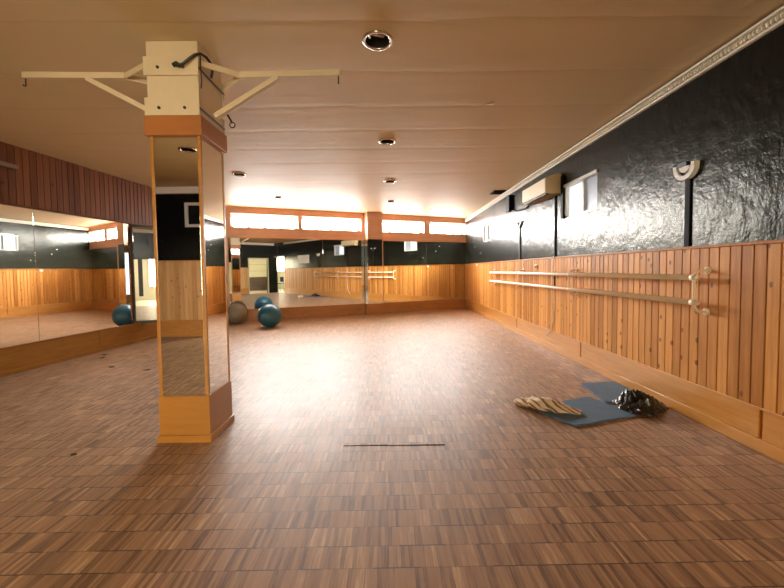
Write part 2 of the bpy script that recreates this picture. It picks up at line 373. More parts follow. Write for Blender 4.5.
# windows of the right wall
def side_window(nm, W, label, split):
    y0, y1, z0, z1 = W
    w = thing(nm, label, 'window', (XR+.06, (y0+y1)/2, z0), kind='structure')
    bm = NB(); d0, d1 = -.10, -.03
    slab(bm, rw, y0, y1, d0, .014, z1-.035, z1, .003); slab(bm, rw, y0, y1, d0, -.02, z0, z0+.025, .003)
    slab(bm, rw, y1-.03, y1, d0, -.005, z0+.025, z1-.035, .003); slab(bm, rw, y0, y0+.02, d0, -.02, z0+.025, z1-.035, .003)
    ym = y0+(y1-y0)*split
    slab(bm, rw, ym-.016, ym+.016, d0, -.028, z0+.025, z1-.035, .003)
    obj('window_frame', bm, 'alu', w)
    bm = NB(); n = 14; zz0, zz1 = z0+.025, z1-.035
    for i in range(n):
        za, zb = zz0+(zz1-zz0)*i/n, zz0+(zz1-zz0)*(i+1)/n
        hexa(bm, [rw(ym+.016, -.060, za), rw(y1-.03, -.060, za), rw(y1-.03, -.045, za), rw(ym+.016, -.045, za),
                  rw(ym+.016, -.066, zb), rw(y1-.03, -.066, zb), rw(y1-.03, -.062, zb), rw(ym+.016, -.062, zb)])
    tag(obj('louvre', bm, 'louvre', w), 'slatted pale pane')
    bm = NB(); slab(bm, rw, y0+.02, ym-.016, -.066, -.058, zz0, zz1); tag(obj('pane', bm, 'greypane', w), 'grey blue pane')
    return w
side_window('window_1', W2, 'white framed slatted window beside the air conditioner', .46)
side_window('window_2', W3, 'small far window of the right wall near the back corner', .5)

# ---- back wall (runs obliquely): wood band with high windows over mirrors
bm = NB(); slab(bm, bk, -.2, S_LEFT+.75, -.40, -.28, 0, 2.9)
struct('wall_back', bm, 'black', 'back wall behind the mirrors', 'wall')
WZ0, WZ1 = 2.238, 2.553
WINS = [(sx(2.352), sx(1.218)), (sx(1.036), sx(-.197)), (sx(-.73), sx(-2.173)), (sx(-2.265), sx(-3.69))]
bm = NB()
slab(bm, bk, 0, S_LEFT, -.28, .012, 2.0, WZ0); slab(bm, bk, 0, S_LEFT, -.28, .012, WZ1, CEIL)
edges = [0.0]
for a, b in WINS: edges += [a, b]
edges.append(S_LEFT)
for i in range(0, len(edges), 2):
    if edges[i+1]-edges[i] > .004: slab(bm, bk, edges[i], edges[i+1], -.28, .012, WZ0, WZ1)
slab(bm, bk, 0, S_LEFT, .0, .024, 1.985, 2.01, .004); slab(bm, bk, 0, S_LEFT, .0, .02, CEIL-.03, CEIL, .004)
struct('trim_window_band', bm, 'veneer', 'reddish wood band around the high back windows', 'wall panelling')
bm = NB(); slab(bm, bk, 0, S_LEFT, -.28, -.014, .0, 2.0)
struct('trim_mirror_backing', bm, 'band_wood', 'backing boards behind the back mirrors', 'wall panelling')
def rounded(bm, fr, a0, a1, z0, z1, d0, d1, r=.05, n=7):
    pts = []
    for cx, cz, s in ((a1-r, z1-r, 0), (a0+r, z1-r, 1), (a0+r, z0+r, 2), (a1-r, z0+r, 3)):
        for i in range(n+1):
            a = s*math.pi/2 + math.pi/2*i/n; pts.append((cx+r*math.cos(a), cz+r*math.sin(a)))
    A = [bm.verts.new(fr(a, d0, z)) for a, z in pts]; B = [bm.verts.new(fr(a, d1, z)) for a, z in pts]; N = len(pts)
    bm.faces.new(A); bm.faces.new(B[::-1])
    for i in range(N): bm.faces.new((A[i], A[(i+1) % N], B[(i+1) % N], B[i]))
wl = ['high back window nearest the right corner', 'high back window just right of the mirrored pilaster', 'high back window just left of the mirrored pilaster', 'high back window nearest the free-standing mirrored pillar']
for i, (a, b) in enumerate(WINS):
    w = thing('window_%d' % (i+3), wl[i], 'window', bk((a+b)/2, -.05, WZ0), kind='structure')
    bm = NB(); d0, d1 = -.275, -.16
    slab(bm, bk, a, b, d0, -.16, WZ0, WZ0+.014, .003); slab(bm, bk, a, b, d0, -.16, WZ1-.014, WZ1, .003)
    fr0, fr1 = (.012, .012)
    slab(bm, bk, a, a+fr0, d0, d1, WZ0+.014, WZ1-.014, .003); slab(bm, bk, b-fr1, b, d0, d1, WZ0+.014, WZ1-.014, .003)
    slab(bm, bk, a+fr0, b-fr1, d0, -.192, WZ0+.014, WZ1-.014)
    obj('window_frame', bm, 'veneer', w)
    bm = NB(); n = 4; wd = (b-a-.03)/n
    for k in range(n):
        rounded(bm, bk, a+.015+k*wd+.004, a+.015+(k+1)*wd-.004, WZ0+.016, WZ1-.016, -.26, -.185, .085)
    obj('pane', bm, 'pane', w)
PIL0, PIL1 = sx(-.24), sx(-.66)                 # pilaster spans, left edge PIL1
bm = NB(); slab(bm, bk, 0, PIL0, -.014, .014, .0, .262, .005); slab(bm, bk, PIL1, S_LEFT, -.014, .014, 0, .262, .005)
slab(bm, bk, 0, PIL0, -.014, .024, 0, .05, .006); slab(bm, bk, PIL1, S_LEFT, -.014, .024, 0, .05, .006)
slab(bm, bk, 0, PIL0, -.014, .020, .262, .275, .004); slab(bm, bk, PIL1, S_LEFT, -.014, .020, .262, .275, .004)
struct('baseboard_back', bm, 'plinth_back', 'brown wooden plinth under the back mirrors', 'baseboard')
def mirror(fr, a0, a1, z0, z1, label, group, d=.0):
    o = NB(); slab(o, fr, a0+.0015, a1-.0015, d-.008, d, z0, z1, .0015)
    return tag(obj('wall_mirror', o, 'mirror'), label, 'mirror', group)
g = 'mirror panels of the back wall'
mirror(bk, .004, sx(1.10), .276, 1.984, 'back wall mirror panel in the right corner below the last window', g)
mirror(bk, sx(1.10), PIL0, .276, 1.984, 'back wall mirror panel just right of the mirrored pilaster', g)
mirror(bk, PIL1, sx(-1.70), .276, 1.984, 'back wall mirror panel just left of the pilaster reflecting the ballet rails', g)
mirror(bk, sx(-1.70), sx(-2.742), .276, 1.984, 'middle mirror panel between pilaster and pillar above the blue ball\'s right side', g)
mirror(bk, sx(-2.742), sx(-3.76), .276, 1.984, 'back wall mirror panel behind the blue and grey exercise balls', g)
bm = NB(); slab(bm, bk, sx(-3.76), S_LEFT+.6, -.014, .010, .0, 1.984)
struct('trim_back_left', bm, 'veneer', 'wood strip left of the back mirrors', 'trim')

# ---- left wall
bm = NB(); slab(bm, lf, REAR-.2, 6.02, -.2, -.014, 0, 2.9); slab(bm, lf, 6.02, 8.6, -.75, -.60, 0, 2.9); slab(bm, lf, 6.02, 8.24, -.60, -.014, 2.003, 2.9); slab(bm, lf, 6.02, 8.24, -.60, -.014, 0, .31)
struct('wall_left', bm, 'pine_shaded', 'left wall behind boards and mirrors', 'wall')
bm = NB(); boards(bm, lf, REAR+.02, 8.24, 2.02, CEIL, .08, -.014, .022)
struct('trim_boards_left', bm, 'pine_shaded', 'vertical pine boards with painted-in shade above the left mirrors', 'wall panelling')
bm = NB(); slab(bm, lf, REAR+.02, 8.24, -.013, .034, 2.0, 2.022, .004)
struct('trim_rail_left', bm, 'pine_shaded', 'wooden rail with painted-in shade along the top of the left mirrors', 'trim')
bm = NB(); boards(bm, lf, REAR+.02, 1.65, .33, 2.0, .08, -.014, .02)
struct('trim_wainscot_left', bm, 'pine_shaded', 'pine boards of the left wall beside the mirrors', 'wall panelling')
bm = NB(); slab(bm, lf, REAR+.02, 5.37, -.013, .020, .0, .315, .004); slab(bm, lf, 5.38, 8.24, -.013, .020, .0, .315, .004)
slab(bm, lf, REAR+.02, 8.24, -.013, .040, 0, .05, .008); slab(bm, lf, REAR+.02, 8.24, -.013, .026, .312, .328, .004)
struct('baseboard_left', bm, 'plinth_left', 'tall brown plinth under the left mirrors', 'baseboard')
g = 'mirror panels of the left wall'
mirror(lf, 1.66, 3.10, .329, 1.999, 'mirror panel of the left wall nearest the camera', g)
mirror(lf, 3.10, 4.56, .329, 1.999, 'left wall mirror panel cut by the photo\'s left edge', g)
mirror(lf, 4.56, 6.02, .329, 1.999, 'left wall mirror panel next to the pillar reflecting the back corner', g)

# ---- rear wall behind the camera (seen in the mirrors)
O1 = (.95, 1.98, 1.86); O2 = (-3.34, -2.50, 1.66); O4 = (-2.10, -.25, 2.15)  # the widest opening is added to admit frontal light
SQ = (-3.68, -3.22, 2.0, 2.44)
bm = NB()
def Rr(x0, x1, z0, z1): slab(bm, rr, x0, x1, -.12, 0, z0, z1)
xa, xb = XL0-.05, XR+.16
Rr(xa, O2[0], 0, 2.9); Rr(O2[0], O2[1], O2[2], 2.9); Rr(O2[1], O4[0], 0, 2.9); Rr(O4[0], O4[1], O4[2], 2.9); Rr(O4[1], O1[0], 0, 2.9); Rr(O1[0], O1[1], O1[2], 2.9); Rr(O1[1], xb, 0, 2.9)
struct('wall_rear', bm, 'black', 'rear wall, black plaster over pine boards', 'wall')
bm = NB()
for a, b in ((XL0+.02, O2[0]-.05), (O2[1]+.05, O4[0]-.06), (O4[1]+.06, O1[0]-.06)): boards(bm, rr, a, b, .31, 1.385, .08, 0, .022)
struct('trim_wainscot_rear', bm, 'pine_lit', 'pine boards along the rear wall', 'wall panelling')
bm = NB()
for a, b in ((XL0+.02, O2[0]-.05), (O2[1]+.05, O4[0]-.06), (O4[1]+.06, O1[0]-.06)):
    slab(bm, rr, a, b, 0, .03, 0, .31, .005); slab(bm, rr, a, b, 0.0005, .036, 1.385, 1.40, .004)
struct('baseboard_rear', bm, 'plinth', 'golden plinth of the rear wall', 'baseboard')
bm = NB(); slab(bm, rr, XL0+.02, XR, 0, .05, 2.60, CEIL, .004)
struct('trim_cornice_rear', bm, 'cornice', 'white cornice of the rear wall', 'trim')
def doorframe(nm, fr, a0, a1, zt, mat, label, w=.05):
    bm = NB(); slab(bm, fr, a0-w, a0, -.13, .02, 0, zt+w, .004); slab(bm, fr, a1, a1+w, -.13, .02, 0, zt+w, .004); slab(bm, fr, a0, a1, -.13, .02, zt, zt+w, .004)
    return struct(nm, bm, mat, label, 'doorway')
doorframe('door_1', rr, O1[0], O1[1], O1[2], 'shelf', 'beige framed doorway of the rear wall')
bm = NB(); slab(bm, rr, -3.02, -2.90, -.10, -.02, .35, O2[2], .004); struct('trim_door_post', bm, 'dark', 'dark post in the left rear doorway', 'door post')
doorframe('door_2', rr, O2[0], O2[1], O2[2], 'dark', 'dark framed doorway at the left of the rear wall', .03)
doorframe('door_added', rr, O4[0], O4[1], O4[2], 'white', 'wide white framed opening added behind the camera to let hall light in')  # added opening, lets hall light reach the pillar front
bm = NB(); slab(bm, rw, D1, D1+.05, -.16, .02, 0, DTOP+.05, .004); slab(bm, rw, D0, D1, -.16, .02, DTOP, DTOP+.05, .004)
struct('door_3', bm, 'white', 'white framed doorway at the rear end of the right wall', 'doorway')
w = thing('window_7', 'small white framed dark window high on the rear wall', 'window', (-3.45, REAR, 2.0), kind='structure')
bm = NB(); x0, x1, z0, z1 = SQ
slab(bm, rr, x0, x1, 0, .03, z0, z0+.05, .004); slab(bm, rr, x0, x1, 0, .03, z1-.05, z1, .004); slab(bm, rr, x0, x0+.06, 0, .03, z0+.05, z1-.05, .004); slab(bm, rr, x1-.06, x1, 0, .03, z0+.05, z1-.05, .004)
obj('window_frame', bm, 'alu', w)
bm = NB(); slab(bm, rr, x0+.06, x1-.06, 0, .008, z0+.05, z1-.05); obj('pane', bm, 'blackplastic', w)
# hall behind the doorways
bm = NB(); box(bm, -5.2, 5.4, -5.0, REAR-.12, -.12, -.001); box(bm, XR+.161, 5.4, REAR-.12, 1.4, -.12, -.001)
struct('floor_hall', bm, 'hallfloor', 'pale floor of the hall beyond the doorways', 'floor')
bm = NB(); box(bm, -5.2, 5.4, -5.0, REAR-.12, 2.5, 2.6); box(bm, XR+.16, 5.4, REAR-.12, 1.4, 2.5, 2.6)
struct('ceiling_hall', bm, 'white', 'white ceiling of the hall beyond the doorways', 'ceiling')
bm = NB(); box(bm, -5.2, 5.4, -5.1, -5.0, 0, 2.5); box(bm, -5.3, -5.2, -5.1, REAR-.1, 0, 2.5); box(bm, 5.4, 5.5, -5.1, 1.5, 0, 2.5); box(bm, XR+.16, 5.4, 1.4, 1.5, 0, 2.5)
struct('wall_hall', bm, 'hallwall', 'pale walls of the hall beyond the doorways', 'wall')
for k, (bx, lab) in enumerate((((-2.1, 0.9, -5.0, -4.97, .6, 2.35), 'wide hall window added for fill light, facing the added entrance'), ((3.8, 4.9, -5.0, -4.97, 1.2, 2.3), 'added glowing hall window facing the right doorway'))):  # both windows are added to throw warm light on the pillar
    w = thing('window_%d' % (8+k), lab, 'window', ((bx[0]+bx[1])/2, (bx[2]+bx[3])/2, bx[4]), kind='structure')
    bm = NB(); box(bm, *bx); obj('pane', bm, 'hallfill', w)
    bm = NB()
    if bx[1]-bx[0] > .1:
        for xx in (bx[0]-.05, (bx[0]+bx[1])/2-.02, bx[1]): box(bm, xx, xx+.05, bx[2], bx[3]+.02, bx[4], bx[5], .004)
        for zz in (bx[4]-.05, bx[5]): box(bm, bx[0]-.05, bx[1]+.05, bx[2], bx[3]+.02, zz, zz+.05, .004)
    else:
        for yy in (bx[2]-.05, (bx[2]+bx[3])/2-.02, bx[3]): box(bm, bx[0]-.02, bx[1], yy, yy+.05, bx[4], bx[5], .004)
        for zz in (bx[4]-.05, bx[5]): box(bm, bx[0]-.02, bx[1], bx[2]-.05, bx[3]+.05, zz, zz+.05, .004)
    obj('window_frame', bm, 'white', w)

# ================================================================ FREE-STANDING MIRRORED PILLAR
PX0, PX1, PY0, PY1 = -1.603, -1.252, 2.446, 2.797
pcx, pcy = (PX0+PX1)/2, (PY0+PY1)/2
P = thing('mirrored_pillar', 'free-standing square pillar clad in mirrors with orange wood base and cream top', 'pillar', (pcx, pcy, 0))
def ringbox(bm, e, z0, z1, bev=.004): box(bm, PX0-e, PX1+e, PY0-e, PY1+e, z0, z1, bev)
bm = NB(); ringbox(bm, .0, 0, .325); b = obj('base', bm, 'pillar_wood', P)
bm = NB(); ringbox(bm, .012, 0, .052, .008); obj('base_moulding', bm, 'pillar_wood', b)
bm = NB(); ringbox(bm, -.018, .325, 2.10, 0); obj('core', bm, 'dark', P)
t = .022
for cx, sx_ in ((PX0, 1), (PX1, -1)):
    for cy, sy_ in ((PY0, 1), (PY1, -1)):
        bm = NB(); tt = t
        xs_, ys_ = sorted((cx+sx_*.006, cx+sx_*(.006+tt))), sorted((cy+sy_*.006, cy+sy_*(.006+tt)))
        box(bm, xs_[0], xs_[1], ys_[0], ys_[1], .3255, 2.0965, .003); obj('corner_trim', bm, 'pillar_wood', P)
a = t+.0065
for nm, dims in (('front', (PX0+a, PX1-a, PY0+.010, PY0+.0175)), ('back', (PX0+a, PX1-a, PY1-.0175, PY1-.010)),
                 ('left', (PX0+.010, PX0+.0175, PY0+a, PY1-a)), ('right', (PX1-.0175, PX1-.010, PY0+a, PY1-a))):
    bm = NB(); box(bm, *dims, .326, 2.096, .001); tag(obj('mirror_panel', bm, 'pillar_mirror', P), '%s mirror' % nm if nm in ('front',) else None)
bm = NB(); ringbox(bm, .016, 2.097, 2.226, .004); tag(obj('wood_band', bm, 'band_wood', P), 'red brown wood band')
bm = NB(); ringbox(bm, -.004, 2.226, CEIL-.001, .003); tag(obj('upper_box', bm, 'cream', P), 'cream painted top')

# ---- wall-bar bracket around the pillar's top
A = thing('pull_up_bracket', 'cream steel pull-up bracket with two arms clamped round the pillar top', 'exercise bracket', (pcx, pcy, 2.226))
for z0, z1 in ((2.490, 2.612), (2.2275, 2.346)):
    bm = NB(); box(bm, PX0-.008, PX1+.004, PY0-.013, PY0+.0035, z0, z1, .003); pf = obj('clamp_plate', bm, 'cream', A)
    for k in (.09, .26):
        bm = NB(); lathe(bm, [(0, .012), (.006, .012), (.006, .006), (.010, .005), (.010, 0)], (PX0+k, PY0-.014, (z0+z1)/2-.012), (0, -1, 0), 12); obj('bolt', bm, 'dark', pf)
    bm = NB(); box(bm, PX0-.008, PX1+.004, PY1-.0035, PY1+.013, z0, z1, .003); obj('clamp_plate', bm, 'cream', A)
    for xx in (PX0-.003, PX1+.003):
        bm = NB(); tube(bm, [(xx, PY0-.01, z0+.05), (xx, PY1+.01, z0+.05)], .006, 8); obj('tie_rod', bm, 'dark', A)
YA = 2.63
for xin, xout, col, sgn in ((-1.049, -.333, PX1, 1), (-1.865, -2.588, PX0, -1)):
    bm = NB(); bar(bm, (xin, YA, 2.586), (xout, YA, 2.597), .035, .042); arm = obj('arm', bm, 'cream', A)
    bm = NB(); tube(bm, [(xout-sgn*.012, YA, 2.577), (xout-sgn*.012, YA, 2.53)] + arc((xout-sgn*.012, YA-.012, 2.53), (0, 1, 0), (0, 0, -1), .012, 0, 2.6, 6), .004, 8); obj('hook', bm, 'dark', arm)
    for yy, zz in ((PY0+.03, 2.585), (PY1-.01, 2.575)):
        bm = NB(); bar(bm, (col+sgn*.006, yy, zz), (xin+sgn*.01, YA, 2.585), .012, .04); obj('strut', bm, 'cream', A)
    bm = NB(); bar(bm, (col+sgn*.018, YA, 2.297), (xin+sgn*.27, YA, 2.570), .035, .042, (0, 1, 0)); obj('brace', bm, 'cream', A)
bm = NB(); tube(bm, [(PX1+.02, PY1+.01, 2.40), (PX1+.06, PY1, 2.33)], .007, 8)
tube(bm, arc((PX1+.066, PY1, 2.305), (1, 0, 0), (0, 0, 1), .020, 0, 2*math.pi, 20), .004, 8, False); obj('ring', bm, 'dark', A)
bm = NB(); pts = [(-1.385, PY0-.036, 2.545), (-1.37, PY0-.040, 2.535), (-1.33, PY0-.040, 2.545), (-1.29, PY0-.042, 2.575), (-1.258, PY0-.034, 2.605), (-1.228, PY0-.020, 2.622), (-1.212, PY0+.03, 2.626), (-1.208, PY0+.085, 2.615), (-1.214, PY0+.115, 2.58), (-1.228, PY0+.125, 2.54)]
tube(bm, pts, .009, 8); tube(bm, [(-1.40, PY0-.034, 2.54), (-1.375, PY0-.036, 2.553), (-1.352, PY0-.036, 2.533)], .013, 8)
tube(bm, [(-1.228, PY0-.018, 2.615), (-1.230, PY0-.012, 2.52), (-1.224, PY0-.016, 2.44), (-1.232, PY0-.012, 2.40)], .004, 6)
tag(obj('loose_cable', bm, 'dark', smooth=True), 'dark loose cable twisted over the cream pillar top', 'cable')

# ================================================================ PILASTERS
def pilaster(fr, a0, a1, dp, top, label, base_h=.29, loc=None):
    o = thing('mirrored_pilaster', label, 'pilaster', loc)
    am, w = (a0+a1)/2, .0
    bm = NB(); slab(bm, fr, a0+.003, a1-.003, .028, dp-.012, .0, 2.0); obj('core', bm, 'dark', o)
    bm = NB(); slab(bm, fr, a0-.008, a1+.008, .026, dp+.008, .0, base_h, .005); obj('base', bm, 'plinth_back', o)
    bm = NB(); slab(bm, fr, a0, a1, .026, dp, 2.0, top, .005); obj('wood_top', bm, 'veneer', o)
    bm = NB(); slab(bm, fr, a0+.017, a1-.004, dp-.012, dp-.004, base_h, 2.0, .001); tag(obj('mirror_panel', bm, 'mirror', o), 'front mirror')
    bm = NB(); slab(bm, fr, a0-.004, a0+.016, dp-.012, dp+.002, base_h, 2.0, .002); obj('edge_strip', bm, 'veneer', o)
    bm = NB(); slab(bm, fr, a1-.003, a1+.004, .034, dp-.01, base_h, 2.0, .001); obj('mirror_panel', bm, 'mirror', o)
    bm = NB(); slab(bm, fr, a0-.004, a0+.003, .034, dp-.0125, base_h, 2.0, .001); obj('mirror_panel', bm, 'mirror', o)
    return o
pilaster(bk, PIL0+.01, PIL1-.01, .27, CEIL-.001, 'mirrored pilaster with reddish wood top between the two back window bays', loc=bk((PIL0+PIL1)/2, .15, 0))
# left wall pilaster: its face is parallel to the back wall
LP = Vector((-4.375, 6.125, 0))
def lpf(a, d, z): return LP + BU*(-a) + BN*d + Vector((0, 0, z))
o = thing('mirrored_pilaster', 'narrow mirrored panel post in the left wall niche half hidden by the pillar', 'pilaster', LP - BN*.06 + Vector((0, 0, .311)))
bm = NB(); slab(bm, lpf, -.345, -.002, -.12, -.012, .311, 1.995); obj('core', bm, 'dark', o)
bm = NB(); slab(bm, lpf, -.335, -.022, -.012, -.003, .355, 1.965, .001); obj('mirror_panel', bm, 'mirror', o)
bm = NB(); slab(bm, lpf, -.022, -.0, -.012, .001, .311, 1.995, .002); obj('edge_strip', bm, 'dark', o)
bm = NB(); slab(bm, lpf, -.35, -.335, -.012, .001, .311, 1.995, .002); obj('edge_strip', bm, 'pine_shaded', o)

# ================================================================ BALLET RAILS
B = thing('ballet_barre', 'double cream ballet barre on hooped brackets along the right wall', 'ballet barre', (XR, 5.2, .84))
XB = 2.242
for z in (1.098, .915):
    bm = NB(); tube(bm, [(XB, 2.57, z), (XB, 7.895, z)], .021, 16); obj('rail', bm, 'rail', B, True)
for y in (2.60, 4.42, 6.18, 7.87):
    bm = NB(); d = .024
    zt, zb = 1.150, .845; fx = XR-d
    pts = [Vector((fx, y, zt)), Vector((fx-.03, y, zt))] + arc((fx-.045, y, zt-.05), (0, 0, 1), (-1, 0, 0), .05, .2, math.pi/2, 6)
    pts = [Vector((fx, y, zt)), Vector((fx-.04, y, zt))] + arc((fx-.04, y, zt-.056), (0, 0, 1), (-1, 0, 0), .056, .15, math.pi/2, 6)
    x_in = pts[-1].x
    low = [Vector((p.x, y, zt+zb-p.z)) for p in pts][::-1]
    tube(bm, pts+low, .010, 10); br = obj('bracket', bm, 'rail', B, True)
    for zz in (zt, zb):
        bm = NB(); lathe(bm, [(0, .014), (.016, .014), (.02, .010), (.028, .006), (.030, 0), (0, 0)], (XR-.0225, y, zz), (-1, 0, 0), 20); obj('flange', bm, 'rail', br, True)
    for zz in (1.098, .915):
        bm = NB(); tube(bm, [(XB, y-.022, zz), (XB, y+.022, zz)], .0225, 16); obj('collar', bm, 'rail', br, True)

# ================================================================ AIR CONDITIONER, CABLES, LAMPS
ac = thing('air_conditioner', 'ivory wall air conditioner unit hung beside the slatted window', 'air conditioner', (XR, 5.3, 2.19))
y0, y1 = 4.88, 5.73
prof = [(0.0, 2.195), (.0, 2.462), (.05, 2.466), (.185, 2.425), (.212, 2.41), (.214, 2.225), (.205, 2.212), (.15, 2.195)]
bm = NB(); A0 = [bm.verts.new(rw(y0, d, z)) for d, z in prof]; A1 = [bm.verts.new(rw(y1, d, z)) for d, z in prof]
bm.faces.new(A0); bm.faces.new(A1[::-1])
for i in range(len(prof)): bm.faces.new((A0[i], A0[(i+1) % len(prof)], A1[(i+1) % len(prof)], A1[i]))
obj('body', bm, 'acside', ac)
bm = NB(); slab(bm, rw, y0+.012, y1-.012, .214, .220, 2.236, 2.408, .002); obj('front_panel', bm, 'ac', ac)
bm = NB(); slab(bm, rw, y0+.03, y1-.03, .208, .217, 2.213, 2.231, .002); obj('air_flap', bm, 'ac', ac)
bm = NB(); slab(bm, rw, y0+.03, y1-.03, .152, .200, 2.190, 2.205, .002); obj('outlet', bm, 'dark', ac)
bm = NB(); slab(bm, rw, 4.80, 4.865, 0, .02, 1.84, 2.42, .003)  # flat black strip on the wall beside the slatted window
tag(obj('black_strip', bm, 'blackplastic'), 'broad black strip running down between air conditioner and slatted window', 'cable cover')
bm = NB(); slab(bm, rw, 5.028, 5.052, .0, .018, WAIN+.002, 2.192, .003)
tag(obj('cable_cover', bm, 'blackplastic'), 'thin black cable cover hanging below the air conditioner', 'cable cover')
bm = NB(); tube(bm, [(XR-.040, 5.02, 1.345), (XR-.045, 5.02, 1.30), (XR-.034, 5.025, 1.2), (XR-.034, 5.018, 1.0), (XR-.034, 5.0, .7), (XR-.034, 5.03, .45), (XR-.040, 5.10, .29), (XR-.045, 5.22, .19)], .0065, 8)
tag(obj('hanging_cable', bm, 'white', smooth=True), 'thin white cable dangling over the pine boards below the air conditioner', 'cable')
bm = NB(); slab(bm, rw, 5.0, 5.045, .0225, .034, .88, 1.075, .003)
tag(obj('cable_clip', bm, 'blackplastic'), 'short black cable clip on the boards behind the barre', 'cable clip')
bm = NB(); slab(bm, rw, 6.80, 6.97, 0, .07, 2.27, 2.58, .006)
tag(obj('junction_box', bm, 'blackplastic'), 'black junction box high on the right wall left of the air conditioner', 'junction box')
bm = NB(); tube(bm, [(XR-.02, 6.795, 2.28), (XR-.02, 6.5, 2.22), (XR-.02, 6.1, 2.20), (XR-.03, 5.735, 2.26)], .012, 8)
tag(obj('pipe', bm, 'blackplastic', smooth=True), 'black pipe running from junction box to the air conditioner', 'pipe')
bm = NB(); box(bm, 2.085, 2.325, 7.05, 7.37, CEIL-.02, CEIL-.0005, .004)
v = thing('ceiling_vent', 'black square ceiling vent beside the junction box', 'vent', (2.2, 7.2, CEIL))
obj('vent_frame', bm, 'blackplastic', v)
for k in range(6):
    bm = NB(); hexa(bm, [Vector(q) for q in ((2.10, 7.075+k*.047, CEIL-.027), (2.31, 7.075+k*.047, CEIL-.027), (2.31, 7.08+k*.047, CEIL-.027), (2.10, 7.08+k*.047, CEIL-.027), (2.10, 7.09+k*.047, CEIL-.0205), (2.31, 7.09+k*.047, CEIL-.0205), (2.31, 7.095+k*.047, CEIL-.0205), (2.10, 7.095+k*.047, CEIL-.0205))])
    obj('slat', bm, 'blackplastic', v)

def half_ring(bm, cy, cz, r0, r1, d0, d1, a0, a1, n=18):
    L = []
    for i in range(n+1):
        a = a0+(a1-a0)*i/n; c, s = math.cos(a), math.sin(a)
        L.append([bm.verts.new(rw(cy+c*r_, d, cz+s*r_)) for r_, d in ((r0, d0), (r1, d0), (r1, d1), (r0, d1))])
    for i in range(n):
        for k in range(4): bm.faces.new((L[i][k], L[i][(k+1) % 4], L[i+1][(k+1) % 4], L[i+1][k]))
    bm.faces.new(L[0]); bm.faces.new(L[-1][::-1])
lamp = thing('wall_sconce', 'broken white half-round plaster wall lamp above the near end of the barre', 'wall lamp', (XR, 2.82, 1.84))
pi = math.pi; cy, cz = 2.815, 1.960
bm = NB(); half_ring(bm, cy, cz, .068, .102, 0, .040, pi+.16, 2*pi-.16); obj('shade_rim', bm, 'white', lamp)
bm = NB(); half_ring(bm, cy, cz+.004, .0, .048, 0, .036, pi+.05, 2*pi-.05); obj('lamp_holder', bm, 'white', lamp)
bm = NB(); half_ring(bm, cy, cz, .046, .070, 0, .016, pi+.02, 2*pi-.02); obj('bracket', bm, 'dark', lamp)
for s in (-1, 1):
    bm = NB(); slab(bm, rw, cy+s*.085-.017, cy+s*.085+.017, 0, .042, cz-.014, cz+.022, .004); obj('shade_end', bm, 'white', lamp)
bm = NB(); slab(bm, rw, cy-.03, cy+.055, .012, .042, cz+.004, cz+.04, .004); obj('socket', bm, 'dark', lamp)
def raceway(y, z1, label):
    bm = NB(); slab(bm, rw, y-.024, y+.024, 0, .014, WAIN+.001, z1, .003); tag(obj('cable_cover', bm, 'blackplastic'), label, 'cable cover', 'black cable covers under the wall lamps')
raceway(2.805, 1.860, 'flat black cable cover below the broken half-round lamp')
raceway(6.40, 1.90, 'black cable cover below the bare lamp bracket left of the air conditioner')
lb = thing('lamp_bracket', 'bare forked lamp bracket left on the black wall above a cable cover', 'lamp bracket', (XR, 6.4, 1.9))
for s in (-1, 1):
    bm = NB(); hexa(bm, [rw(6.4-.012, .0, 1.90), rw(6.4+.012, 0, 1.90), rw(6.4+.012, .03, 1.90), rw(6.4-.012, .03, 1.90), rw(6.4+s*.10-.02, 0, 2.0), rw(6.4+s*.10+.02, 0, 2.0), rw(6.4+s*.10+.02, .03, 2.0), rw(6.4+s*.10-.02, .03, 2.0)]); obj('prong', bm, 'dark', lb)
for s in (-1, 1):
    bm = NB(); slab(bm, rw, 6.4+s*.10-.028, 6.4+s*.10+.028, 0, .036, 2.0, 2.022, .003); obj('tip', bm, 'white', lb)
for y, z, dz, d, lab in ((9.43, 1.255, .06, .0225, 'small white switch plate on the pine boards near the back corner'), (5.634, 1.17, .065, .0225, 'small dark switch plate on the pine boards left of the hanging cable')):
    s_ = thing('switch', lab, 'switch', rw(y, d, z))
    bm = NB(); slab(bm, rw, y-.04, y+.04, d, d+.014, z, z+dz, .003); obj('plate', bm, 'white' if y > 9 else 'brass', s_)
    bm = NB(); slab(bm, rw, y-.015, y+.015, d+.014, d+.02, z+.015, z+dz-.015, .002); obj('rocker', bm, 'white' if y > 9 else 'dark', s_)
for y, z in ((9.9, 1.93), (9.75, 1.78), (9.2, 1.58)):
    bm = NB(); lathe(bm, [(0, .010), (.008, .008), (.012, 0), (0, 0)], rw(y, .0, z), (-1, 0, 0), 10)
    tag(obj('wall_plug', bm, 'white', smooth=True), 'small pale wall plug on the black plaster near the back corner', 'wall plug', 'pale plugs near the back corner')
nb = thing('notice_board', 'white notice board on the black wall, seen only in the back mirror', 'notice board', (XR, 1.5, 1.565))
bm = NB(); slab(bm, rw, .96, 2.0, 0, .018, 1.565, 1.965, .004); obj('frame', bm, 'white', nb)
bm = NB(); slab(bm, rw, .99, 1.97, .018, .021, 1.595, 1.935); obj('sheet', bm, 'whiteboard', nb)

